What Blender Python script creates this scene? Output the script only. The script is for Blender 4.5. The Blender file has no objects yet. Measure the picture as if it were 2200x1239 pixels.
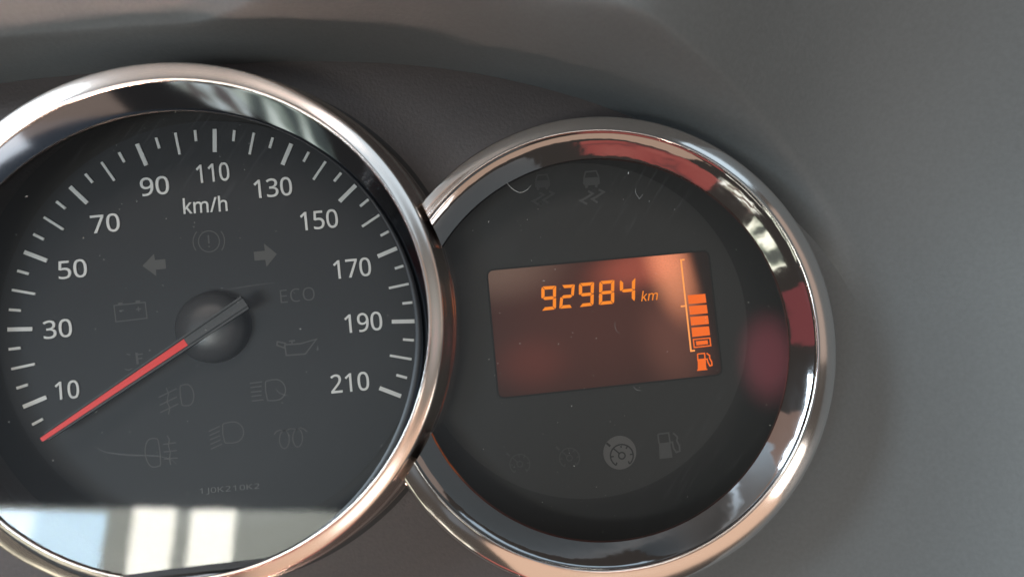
import bpy, bmesh, math, random
from mathutils import Vector, Matrix

# ------------------------------------------------------------------ camera, world, lamps
SC = bpy.context.scene
COL = SC.collection
MM = 0.001
RX, RY, RZ = 0.045489, -0.085751, -0.118924          # how the phone is held over the dials
CAM = Vector((51.389, -5.980, 185.514))              # millimetres; the speedometer face is z = 0
FOC = 1700.0                                         # focal length for a 2200 wide frame
ROT = (Matrix.Rotation(RZ, 3, 'Z') @ Matrix.Rotation(RY, 3, 'Y') @ Matrix.Rotation(RX, 3, 'X'))

cd = bpy.data.cameras.new('camera')
cam = bpy.data.objects.new('camera', cd)
COL.objects.link(cam)
cam.matrix_world = Matrix.Translation(CAM * MM) @ ROT.to_4x4()
cd.sensor_width = 36.0
cd.lens = FOC / 2200.0 * 36.0
cd.clip_start = 0.005
cd.clip_end = 50
cd.dof.use_dof = True
cd.dof.focus_distance = 0.184
cd.dof.aperture_fstop = 10.0
SC.camera = cam

SC.view_settings.view_transform = 'Standard'
SC.view_settings.look = 'None'
SC.view_settings.exposure = 0
SC.view_settings.gamma = 1
SC.cycles.max_bounces = 10
SC.cycles.glossy_bounces = 6
SC.cycles.transparent_max_bounces = 12
SC.cycles.use_denoising = True
SC.cycles.sample_clamp_indirect = 60

world = bpy.data.worlds.new('World')
SC.world = world
world.use_nodes = True
bgn = world.node_tree.nodes['Background']
bgn.inputs[0].default_value = (1.0, 0.86, 0.76, 1)
bgn.inputs[1].default_value = 0.085


def at(px, py, z=0.0):
    """a point of the photograph (2200 wide) dropped on the plane at height z, in mm"""
    d = ROT @ Vector(((px - 1100.0) / FOC, -(py - 619.5) / FOC, -1.0))
    t = (z - CAM.z) / d.z
    return CAM + d * t


def lamp(name, loc, target, sx, sy, color, radiance, spread=180.0):
    ld = bpy.data.lights.new(name, 'AREA')
    ld.shape = 'RECTANGLE'
    ld.size, ld.size_y = sx * MM, sy * MM
    ld.energy = radiance * math.pi * sx * sy * MM * MM
    ld.color = color
    ld.spread = math.radians(spread)
    o = bpy.data.objects.new(name, ld)
    COL.objects.link(o)
    o.location = Vector(loc) * MM
    o.rotation_euler = (Vector(target) - Vector(loc)).to_track_quat('-Z', 'Y').to_euler()
    return o


def pane_z(pane, x, y):
    return pane[0] + pane[1] * y + pane[2] * x


def on_pane(px, py, pane):
    """the same, dropped on a pane z = a + k * y + l * x"""
    d = ROT @ Vector(((px - 1100.0) / FOC, -(py - 619.5) / FOC, -1.0))
    t = (pane_z(pane, CAM.x, CAM.y) - CAM.z) / (d.z - pane[1] * d.y - pane[2] * d.x)
    return CAM + d * t


def pattern(ld, cols, scale, stretch=1.0):
    """a view through a window: patches of colour across the lamp"""
    ld.use_nodes = True
    nt = ld.node_tree
    em = nt.nodes['Emission']
    g = nt.nodes.new('ShaderNodeNewGeometry')
    mp = nt.nodes.new('ShaderNodeMapping')
    mp.inputs['Scale'].default_value = (scale, scale * stretch, 1)
    n = nt.nodes.new('ShaderNodeTexNoise')
    n.inputs['Scale'].default_value = 1.0
    n.inputs['Detail'].default_value = 1.0
    r = nt.nodes.new('ShaderNodeValToRGB')
    while len(r.color_ramp.elements) < len(cols):
        r.color_ramp.elements.new(0.5)
    for e, (p, c) in zip(r.color_ramp.elements, cols):
        e.position = p
        e.color = (*c, 1)
    nt.links.new(g.outputs['Parametric'], mp.inputs['Vector'])
    nt.links.new(mp.outputs['Vector'], n.inputs['Vector'])
    nt.links.new(n.outputs['Fac'], r.inputs['Fac'])
    nt.links.new(r.outputs['Color'], em.inputs['Color'])


def soft(ld, inner=0.12):
    """a lamp seen out of focus: bright in the middle, fading to its rim"""
    ld.use_nodes = True
    nt = ld.node_tree
    em = nt.nodes['Emission']
    g = nt.nodes.new('ShaderNodeNewGeometry')
    sub = nt.nodes.new('ShaderNodeVectorMath')
    sub.operation = 'SUBTRACT'
    sub.inputs[1].default_value = (0.5, 0.5, 0)
    ln = nt.nodes.new('ShaderNodeVectorMath')
    ln.operation = 'LENGTH'
    r = nt.nodes.new('ShaderNodeMapRange')
    r.interpolation_type = 'SMOOTHSTEP'
    r.inputs['From Min'].default_value = inner
    r.inputs['From Max'].default_value = 0.5
    r.inputs['To Min'].default_value = 1.0
    r.inputs['To Max'].default_value = 0.0
    nt.links.new(g.outputs['Parametric'], sub.inputs[0])
    nt.links.new(sub.outputs['Vector'], ln.inputs[0])
    nt.links.new(ln.outputs['Value'], r.inputs['Value'])
    nt.links.new(r.outputs['Result'], em.inputs['Strength'])


def mirror_lamp(name, quad, pane, dist, color, radiance):
    """a bright window whose mirror image in the flat pane fills this patch of the photograph"""
    nrm = Vector((-pane[2], -pane[1], 1)).normalized()
    virt = CAM - 2 * (CAM - Vector((0, 0, pane[0]))).dot(nrm) * nrm
    cx = sum(q[0] for q in quad) / 4.0
    cy = sum(q[1] for q in quad) / 4.0
    Q = on_pane(cx, cy, pane)
    axis = (Q - virt).normalized()
    P = Q + axis * dist
    pts = []
    for q in quad:
        d = (on_pane(q[0], q[1], pane) - virt).normalized()
        pts.append(virt + d * ((P - virt).dot(axis) / d.dot(axis)))
    P = sum(pts, Vector()) / 4
    xax = ((pts[1] - pts[0]) + (pts[2] - pts[3])).normalized()
    zax = axis.copy()                     # lamp shines along -z, back at the pane
    yax = zax.cross(xax).normalized()
    xax = yax.cross(zax).normalized()
    sx = ((pts[1] - pts[0]).length + (pts[2] - pts[3]).length) / 2
    sy = ((pts[3] - pts[0]).length + (pts[2] - pts[1]).length) / 2
    ld = bpy.data.lights.new(name, 'AREA')
    ld.shape = 'RECTANGLE'
    ld.size, ld.size_y = sx * MM, sy * MM
    ld.energy = radiance * math.pi * sx * sy * MM * MM
    ld.color = color
    o = bpy.data.objects.new(name, ld)
    COL.objects.link(o)
    m = Matrix((xax, yax, zax)).transposed().to_4x4()
    m.translation = P * MM
    o.matrix_world = m
    return o


PANE_L = (17.5, -0.028, -0.020)     # the speedometer window leans a little towards its lower left
ZL_RIGHT = 10.5
PANE_R = (ZL_RIGHT, 0.0, 0.0)
# car windows and sunlit cabin stand-ins, with lamps added for reflections and fill
lamp('side_window_lamp', (-520, 350, 490), (120, 0, 20), 420, 130, (0.72, 0.88, 1.0), 38.0)
lamp('burgundy_tint_lamp', (-440, -70, 330), (130, -20, 12), 190, 200, (1.0, 0.12, 0.16), 0.30)  # unseen lamp added to tint the right gauge's inner wall
lamp('wall_glint_lamp', (360, -210, 245), (60, 5, 12), 70, 60, (1.0, 0.92, 0.85), 5.0)  # small lamp added for a glint in the right gauge's wall
lamp('windscreen_lamp', (-80, 450, 640), (60, 0, 0), 800, 220, (1.0, 0.88, 0.80), 3.0)
lamp('windscreen_corner_lamp', (370, 380, 450), (190, 30, 20), 520, 240, (0.66, 0.85, 1.0), 1.05)
lamp('low_warm_lamp', (-160, -600, 60), (-95, 72, 25), 260, 70, (1.0, 0.68, 0.55), 2.0, 18.0)  # unseen low lamp added to warm the upper-left hood
lamp('copper_reflection_lamp', (-420, 520, 420), (0, 40, 0), 520, 300, (1.0, 0.62, 0.47), 0.36)  # unseen lamp added for the copper reflection on the speedometer ring
lamp('passenger_window_lamp', (760, 60, 420), (90, 0, 0), 420, 300, (1.0, 0.76, 0.64), 0.38)
soft(lamp('overhead_fill_lamp', (-260, -80, 800), (-20, -10, 0), 900, 1300, (0.62, 0.81, 1.0), 0.46).data, 0.05)  # soft overhead lamp added as fill and window veil
soft(lamp('overhead_fill_lamp', (430, -60, 800), (110, -10, 0), 800, 1300, (0.90, 1.0, 0.98), 0.40).data, 0.05)  # second added fill, leaving a dark middle between the two
lamp('slate_reflection_lamp', (-20, -430, 660), (0, 40, 15), 560, 240, (0.62, 0.80, 1.0), 0.13)  # dim bluish lamp added for the slate tone of the speedometer wall
lamp('sunlit_seat_lamp', (200, -420, 400), (80, -40, 10), 620, 230, (1.0, 0.66, 0.47), 0.8)
lamp('ring_highlight_lamp', (190, -420, 520), (30, -40, 18), 190, 130, (1.0, 0.95, 0.90), 3.2)  # lamp added for the white highlight low on the speedometer ring
o = lamp('red_shirt_lamp', (30, -430, 188), (95, 25, 13), 330, 84, (1.0, 1.0, 1.0), 0.62)
pattern(o.data, [(0.0, (0.10, 0.02, 0.03)), (0.35, (0.30, 0.06, 0.06)), (0.46, (0.85, 0.12, 0.10)), (0.62, (1.0, 0.20, 0.16))], 2.2, 0.7)
soft(mirror_lamp('red_blotch_lamp', [(1575, 650), (1735, 640), (1725, 900), (1565, 890)], PANE_R, 420, (1.0, 0.20, 0.27), 2.9).data)  # unseen red source added for the blotch in the gauge window
o = lamp('garden_window_lamp', (-390, -330, 200), (40, 20, 15), 190, 150, (1.0, 1.0, 1.0), 3.0)
pattern(o.data, [(0.0, (0.02, 0.025, 0.02)), (0.42, (0.06, 0.07, 0.06)), (0.50, (0.35, 0.38, 0.28)), (0.60, (1.0, 0.97, 0.78))], 3.6, 0.5)
o = lamp('rear_door_window_lamp', (-450, -700, 470), (110, 15, 13), 230, 170, (1.0, 1.0, 1.0), 2.6)
pattern(o.data, [(0.0, (0.06, 0.03, 0.03)), (0.42, (0.12, 0.07, 0.06)), (0.50, (0.45, 0.45, 0.34)), (0.58, (1.0, 0.98, 0.88))], 3.6, 0.8)
o = lamp('sunlit_door_lamp', (560, -260, 100), (70, 5, 12), 260, 190, (1.0, 0.80, 0.70), 2.2)
pattern(o.data, [(0.0, (0.10, 0.04, 0.04)), (0.34, (0.25, 0.09, 0.07)), (0.45, (0.8, 0.35, 0.25)), (0.52, (1.0, 0.95, 0.9))], 5.0, 0.5)
# what the lower edge of the speedometer window mirrors: sky and house fronts through the rear side window
mirror_lamp('rear_window_lamp', [(-40, 1094), (730, 1094), (730, 1265), (-40, 1265)], PANE_L, 520, (0.92, 0.95, 0.84), 8.5)
mirror_lamp('rear_sky_lamp', [(-40, 1096), (222, 1100), (214, 1265), (-40, 1265)], PANE_L, 500, (0.50, 0.77, 1.0), 22.0)
mirror_lamp('rear_cloud_lamp', [(-60, 1096), (70, 1098), (50, 1265), (-60, 1265)], PANE_L, 490, (1.0, 0.93, 0.95), 12.0)
mirror_lamp('house_front_lamp', [(288, 1090), (374, 1090), (364, 1265), (266, 1265)], PANE_L, 500, (1.0, 0.96, 0.86), 27.0)
mirror_lamp('house_wall_lamp', [(412, 1094), (502, 1094), (496, 1265), (394, 1265)], PANE_L, 500, (1.0, 0.96, 0.86), 27.0)

# ------------------------------------------------------------------ materials


def mat(name, color, rough=0.5, metal=0.0, spec=0.5, emit=None, emit_s=1.0):
    m = bpy.data.materials.new(name)
    m.use_nodes = True
    b = m.node_tree.nodes['Principled BSDF']
    b.inputs['Base Color'].default_value = (*color, 1)
    b.inputs['Roughness'].default_value = rough
    b.inputs['Metallic'].default_value = metal
    b.inputs['Specular IOR Level'].default_value = spec
    if emit:
        b.inputs['Emission Color'].default_value = (*emit, 1)
        b.inputs['Emission Strength'].default_value = emit_s
    return m


def grain(m, scale, strength, dist=0.0001, detail=2.0, colvar=0.0, kind='noise', rvar=0.0):
    """fine relief (and a little colour and gloss variation) from object-space noise"""
    nt = m.node_tree
    b = nt.nodes['Principled BSDF']
    tc = nt.nodes.new('ShaderNodeTexCoord')
    if kind == 'voronoi':
        n = nt.nodes.new('ShaderNodeTexVoronoi')
        n.feature = 'SMOOTH_F1'
        n.inputs['Scale'].default_value = scale
        outp = n.outputs['Distance']
    else:
        n = nt.nodes.new('ShaderNodeTexNoise')
        n.inputs['Scale'].default_value = scale
        n.inputs['Detail'].default_value = detail
        outp = n.outputs['Fac']
    nt.links.new(tc.outputs['Object'], n.inputs['Vector'])
    bp = nt.nodes.new('ShaderNodeBump')
    bp.inputs['Strength'].default_value = strength
    bp.inputs['Distance'].default_value = dist
    nt.links.new(outp, bp.inputs['Height'])
    nt.links.new(bp.outputs['Normal'], b.inputs['Normal'])
    if colvar:
        base = b.inputs['Base Color'].default_value[:]
        n2 = nt.nodes.new('ShaderNodeTexNoise')
        n2.inputs['Scale'].default_value = scale * 0.7
        n2.inputs['Detail'].default_value = 3
        nt.links.new(tc.outputs['Object'], n2.inputs['Vector'])
        r = nt.nodes.new('ShaderNodeMapRange')
        r.inputs['From Min'].default_value = 0.3
        r.inputs['From Max'].default_value = 0.7
        r.inputs['To Min'].default_value = 1 - colvar
        r.inputs['To Max'].default_value = 1 + colvar
        nt.links.new(n2.outputs['Fac'], r.inputs['Value'])
        mx = nt.nodes.new('ShaderNodeVectorMath')
        mx.operation = 'SCALE'
        mx.inputs[0].default_value = base[:3]
        nt.links.new(r.outputs['Result'], mx.inputs['Scale'])
        nt.links.new(mx.outputs['Vector'], b.inputs['Base Color'])
    if rvar:
        n3 = nt.nodes.new('ShaderNodeTexNoise')
        n3.inputs['Scale'].default_value = 60
        n3.inputs['Detail'].default_value = 5
        nt.links.new(tc.outputs['Object'], n3.inputs['Vector'])
        r = nt.nodes.new('ShaderNodeMapRange')
        r.inputs['To Min'].default_value = max(0.0, b.inputs['Roughness'].default_value - rvar)
        r.inputs['To Max'].default_value = b.inputs['Roughness'].default_value + rvar
        nt.links.new(n3.outputs['Fac'], r.inputs['Value'])
        nt.links.new(r.outputs['Result'], b.inputs['Roughness'])
    return m


M = {}
M['fascia'] = grain(mat('grained_dark_plastic', (0.045, 0.036, 0.034), 0.52), 1500, 0.6, 0.00014, 3, 0.08)
M['hood'] = grain(mat('grained_grey_plastic', (0.100, 0.107, 0.108), 0.52), 1400, 0.42, 0.00013, 3, 0.06)
M['rim_and_gap_shade'] = mat('rim_and_gap_shade_black', (0.01, 0.01, 0.01), 0.7)
M['face'] = grain(mat('dial_black', (0.015, 0.017, 0.021), 0.55), 5200, 0.10, 0.00003, 2, 0.15)
M['face_rim'] = mat('dial_rim_black', (0.008, 0.008, 0.008), 0.5)
M['mask'] = grain(mat('display_mask_black', (0.032, 0.032, 0.031), 0.6), 5200, 0.10, 0.00003, 2, 0.12)
M['white'] = mat('dial_white_print', (0.90, 0.90, 0.88), 0.5)
M['faint'] = mat('unlit_symbol_print', (0.092, 0.092, 0.091), 0.6)
M['faint_arrow'] = mat('unlit_arrow_print', (0.105, 0.104, 0.100), 0.6)
M['faint_low'] = mat('unlit_dim_print', (0.060, 0.060, 0.059), 0.6)
M['serial'] = mat('serial_print', (0.17, 0.17, 0.165), 0.6)
M['disc'] = mat('cruise_lamp_print', (0.13, 0.125, 0.12), 0.6)
M['disc_line'] = mat('cruise_lamp_lines', (0.020, 0.020, 0.020), 0.6)
M['chrome'] = grain(mat('chrome_plating', (0.80, 0.765, 0.74), 0.11, 1.0), 240, 0.03, 0.0002, 2, 0.0, rvar=0.03)
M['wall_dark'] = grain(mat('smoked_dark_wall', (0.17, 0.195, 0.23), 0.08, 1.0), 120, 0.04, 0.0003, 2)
M['chrome_warm'] = grain(mat('copper_tinged_chrome', (0.82, 0.74, 0.69), 0.19, 1.0), 240, 0.03, 0.0002, 2, 0.0, rvar=0.03)
M['black_gloss'] = mat('seal_black', (0.010, 0.010, 0.011), 0.38, 0.0, 0.4)
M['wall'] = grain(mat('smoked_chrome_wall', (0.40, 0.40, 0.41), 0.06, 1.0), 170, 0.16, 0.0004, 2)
M['needle'] = grain(mat('needle_grey', (0.060, 0.060, 0.062), 0.45), 5000, 0.25, 0.00004, 2, 0.25)
M['slot'] = mat('needle_slot', (0.008, 0.008, 0.008), 0.6)
M['red'] = mat('needle_red', (0.62, 0.020, 0.014), 0.42, emit=(0.9, 0.02, 0.015), emit_s=0.30)  # emission put in to brighten the red strip
M['hub'] = grain(mat('hub_black', (0.075, 0.075, 0.078), 0.36, 0, 0.7), 4200, 0.35, 0.00006, 2, 0.15)
M['digit'] = mat('display_orange_digits', (0.2, 0.08, 0.02), 0.5, spec=0.1, emit=(1.0, 0.25, 0.010), emit_s=1.0)
M['bar'] = mat('display_orange_bars', (0.2, 0.06, 0.02), 0.5, spec=0.1, emit=(1.0, 0.15, 0.010), emit_s=0.95)
M['bracket'] = mat('display_orange_bracket', (0.2, 0.08, 0.03), 0.5, spec=0.1, emit=(1.0, 0.34, 0.085), emit_s=1.15)
M['fibre'] = mat('lint', (0.55, 0.54, 0.50), 0.7)
M['fibre_or_scratch_dim'] = mat('lint_or_scratch_dim', (0.25, 0.25, 0.24), 0.7)


def lens_mat(name, tint, gloss, rough):
    m = bpy.data.materials.new(name)
    m.use_nodes = True
    nt = m.node_tree
    nt.nodes.clear()
    out = nt.nodes.new('ShaderNodeOutputMaterial')
    tr = nt.nodes.new('ShaderNodeBsdfTransparent')
    tr.inputs[0].default_value = (*tint, 1)
    gl = nt.nodes.new('ShaderNodeBsdfGlossy')
    gl.inputs['Roughness'].default_value = rough
    fr = nt.nodes.new('ShaderNodeFresnel')
    fr.inputs['IOR'].default_value = 1.49
    mu = nt.nodes.new('ShaderNodeMath')
    mu.operation = 'MULTIPLY'
    mu.inputs[1].default_value = gloss
    mix = nt.nodes.new('ShaderNodeMixShader')
    nt.links.new(fr.outputs[0], mu.inputs[0])
    nt.links.new(mu.outputs[0], mix.inputs[0])
    nt.links.new(tr.outputs[0], mix.inputs[1])
    nt.links.new(gl.outputs[0], mix.inputs[2])
    # hairline wipe marks: a whisper of diffuse along stretched noise
    tc = nt.nodes.new('ShaderNodeTexCoord')
    mp = nt.nodes.new('ShaderNodeMapping')
    rt = nt.nodes.new('ShaderNodeMapping')
    rt.inputs['Rotation'].default_value = (0, 0, math.radians(-50))
    mp.inputs['Scale'].default_value = (90, 1500, 1)
    nz = nt.nodes.new('ShaderNodeTexNoise')
    nz.inputs['Scale'].default_value = 1.0
    nz.inputs['Detail'].default_value = 4
    n2 = nt.nodes.new('ShaderNodeTexNoise')
    n2.inputs['Scale'].default_value = 28
    n2.inputs['Detail'].default_value = 2
    r1 = nt.nodes.new('ShaderNodeMapRange')
    r1.inputs['From Min'].default_value = 0.56
    r1.inputs['From Max'].default_value = 0.76
    r2 = nt.nodes.new('ShaderNodeMapRange')
    r2.inputs['From Min'].default_value = 0.45
    r2.inputs['From Max'].default_value = 0.75
    r2.inputs['To Max'].default_value = 0.020
    mm = nt.nodes.new('ShaderNodeMath')
    mm.operation = 'MULTIPLY'
    ad = nt.nodes.new('ShaderNodeMath')
    ad.operation = 'ADD'
    ad.inputs[1].default_value = 0.005
    df = nt.nodes.new('ShaderNodeBsdfDiffuse')
    df.inputs[0].default_value = (0.7, 0.7, 0.7, 1)
    mix2 = nt.nodes.new('ShaderNodeMixShader')
    nt.links.new(tc.outputs['Object'], rt.inputs['Vector'])
    nt.links.new(rt.outputs['Vector'], mp.inputs['Vector'])
    nt.links.new(mp.outputs['Vector'], nz.inputs['Vector'])
    nt.links.new(tc.outputs['Object'], n2.inputs['Vector'])
    nt.links.new(nz.outputs['Fac'], r1.inputs['Value'])
    nt.links.new(n2.outputs['Fac'], r2.inputs['Value'])
    nt.links.new(r1.outputs[0], mm.inputs[0])
    nt.links.new(r2.outputs[0], mm.inputs[1])
    nt.links.new(mm.outputs[0], ad.inputs[0])
    nt.links.new(ad.outputs[0], mix2.inputs[0])
    nt.links.new(mix.outputs[0], mix2.inputs[1])
    nt.links.new(df.outputs[0], mix2.inputs[2])
    nt.links.new(mix2.outputs[0], out.inputs[0])
    return m


M['lens'] = lens_mat('clear_window', (0.96, 0.96, 0.96), 1.0, 0.036)
M['lens_right'] = lens_mat('smoked_window', (0.90, 0.90, 0.90), 1.0, 0.03)

# ------------------------------------------------------------------ mesh helpers (all in mm)


def obj(name, bm, m, parent=None, smooth=False, loc=None):
    me = bpy.data.meshes.new(name)
    bmesh.ops.scale(bm, vec=(MM, MM, MM), verts=bm.verts)
    bm.normal_update()
    bm.to_mesh(me)
    bm.free()
    if m:
        me.materials.append(m)
    if smooth:
        for p in me.polygons:
            p.use_smooth = True
    o = bpy.data.objects.new(name, me)
    COL.objects.link(o)
    if parent:
        o.parent = parent
    if loc is not None:
        o.location = Vector(loc) * MM
    return o


def thing(name, label, cat, loc=(0, 0, 0), group=None):
    o = bpy.data.objects.new(name, None)
    o.empty_display_size = 0.01
    COL.objects.link(o)
    o.location = Vector(loc) * MM
    o['label'] = label
    o['category'] = cat
    if group:
        o['group'] = group
    return o


def prism(bm, pts, z0, z1):
    """extrude a plan outline (counter-clockwise or not) from z0 to z1"""
    a = sum(pts[i][0] * pts[(i + 1) % len(pts)][1] - pts[(i + 1) % len(pts)][0] * pts[i][1] for i in range(len(pts)))
    if a < 0:
        pts = pts[::-1]
    lo = [bm.verts.new((p[0], p[1], z0)) for p in pts]
    hi = [bm.verts.new((p[0], p[1], z1)) for p in pts]
    bm.faces.new(hi)
    bm.faces.new(lo[::-1])
    n = len(pts)
    for i in range(n):
        j = (i + 1) % n
        bm.faces.new((lo[i], lo[j], hi[j], hi[i]))


def ribbon(bm, pts, w, z0, z1):
    """a flat stroke of width w along a polyline with mitred joins"""
    n = len(pts)
    closed = n > 2 and (Vector(pts[0]) - Vector(pts[-1])).length < 1e-4
    if closed:
        pts = pts[:-1]
        n -= 1
    L, R = [], []
    for i in range(n):
        p = Vector(pts[i][:2])
        a = Vector(pts[i - 1][:2]) if (i > 0 or closed) else None
        b = Vector(pts[(i + 1) % n][:2]) if (i < n - 1 or closed) else None
        d1 = (p - a).normalized() if a is not None else (b - p).normalized()
        d2 = (b - p).normalized() if b is not None else d1
        t = (d1 + d2)
        t = t.normalized() if t.length > 1e-6 else d1
        nn = Vector((-t.y, t.x))
        k = 1.0 / max(0.45, nn.dot(Vector((-d1.y, d1.x))))
        L.append(p + nn * w / 2 * k)
        R.append(p - nn * w / 2 * k)
    vs = []
    for l, r in zip(L, R):
        vs.append([bm.verts.new((q.x, q.y, z)) for q in (l, r) for z in (z0, z1)])   # l0 l1 r0 r1
    rng = range(n if closed else n - 1)
    for i in rng:
        a, b = vs[i], vs[(i + 1) % n]
        bm.faces.new((a[1], a[3], b[3], b[1]))
        bm.faces.new((a[0], b[0], b[2], a[2]))
        bm.faces.new((a[0], a[1], b[1], b[0]))
        bm.faces.new((a[3], a[2], b[2], b[3]))
    if not closed:
        for v in (vs[0], vs[-1]):
            bm.faces.new((v[0], v[2], v[3], v[1]))
    bmesh.ops.recalc_face_normals(bm, faces=bm.faces)


def disc(bm, cx, cy, r, z0, z1, n=48):
    prism(bm, [(cx + r * math.cos(2 * math.pi * i / n), cy + r * math.sin(2 * math.pi * i / n)) for i in range(n)], z0, z1)


def chaikin(L, passes, keep=()):
    for _ in range(passes):
        out = [L[0]]
        for a, b in zip(L[:-1], L[1:]):
            out.append(tuple(a[k] * .75 + b[k] * .25 for k in range(len(a))))
            out.append(tuple(a[k] * .25 + b[k] * .75 for k in range(len(a))))
        out.append(L[-1])
        L = out
    return L


def loft(bm, levels, radius=None, a0=0.0, a1=2 * math.pi, n=320, passes=2, limits=None):
    """ring surface through circles (cx, cy, r, z, flat) - outermost first"""
    L = chaikin(levels, passes)
    full = abs(a1 - a0) > 2 * math.pi - 1e-6
    cnt = n if full else n + 1
    rows = []
    for lv in L:
        row = []
        if limits:
            a0, a1 = limits(lv)
        for i in range(cnt):
            t = a0 + (a1 - a0) * i / n
            r = lv[2]
            if radius:
                r = radius(t, lv)
            row.append(bm.verts.new((lv[0] + r * math.cos(t), lv[1] + r * math.sin(t), lv[3])))
        rows.append(row)
    for A, B in zip(rows[:-1], rows[1:]):
        for i in range(n):
            j = (i + 1) % cnt
            bm.faces.new((A[i], A[j], B[j], B[i]))
    return rows


def end_caps(bm, rows):
    """close the two cut ends of an arc of ring down to the panel"""
    for i in (0, -1):
        col = [r[i] for r in rows]
        a, b = col[-1].co, col[0].co
        extra = [bm.verts.new((a.x, a.y, -3.2)), bm.verts.new((b.x, b.y, -3.2))]
        top = [bm.verts.new(v.co) for v in col]
        bm.faces.new(top + extra)


def polar_face(bm, cx, cy, rfun, z, n=320, ring=6):
    """flat disc with a free outline, made of rings so it shades evenly"""
    c = bm.verts.new((cx, cy, z))
    prev = None
    for k in range(1, ring + 1):
        row = []
        for i in range(n):
            t = 2 * math.pi * i / n
            r = rfun(t) * k / ring
            row.append(bm.verts.new((cx + r * math.cos(t), cy + r * math.sin(t), z)))
        for i in range(n):
            j = (i + 1) % n
            if prev is None:
                bm.faces.new((c, row[i], row[j]))
            else:
                bm.faces.new((prev[i], row[i], row[j], prev[j]))
        prev = row


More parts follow.
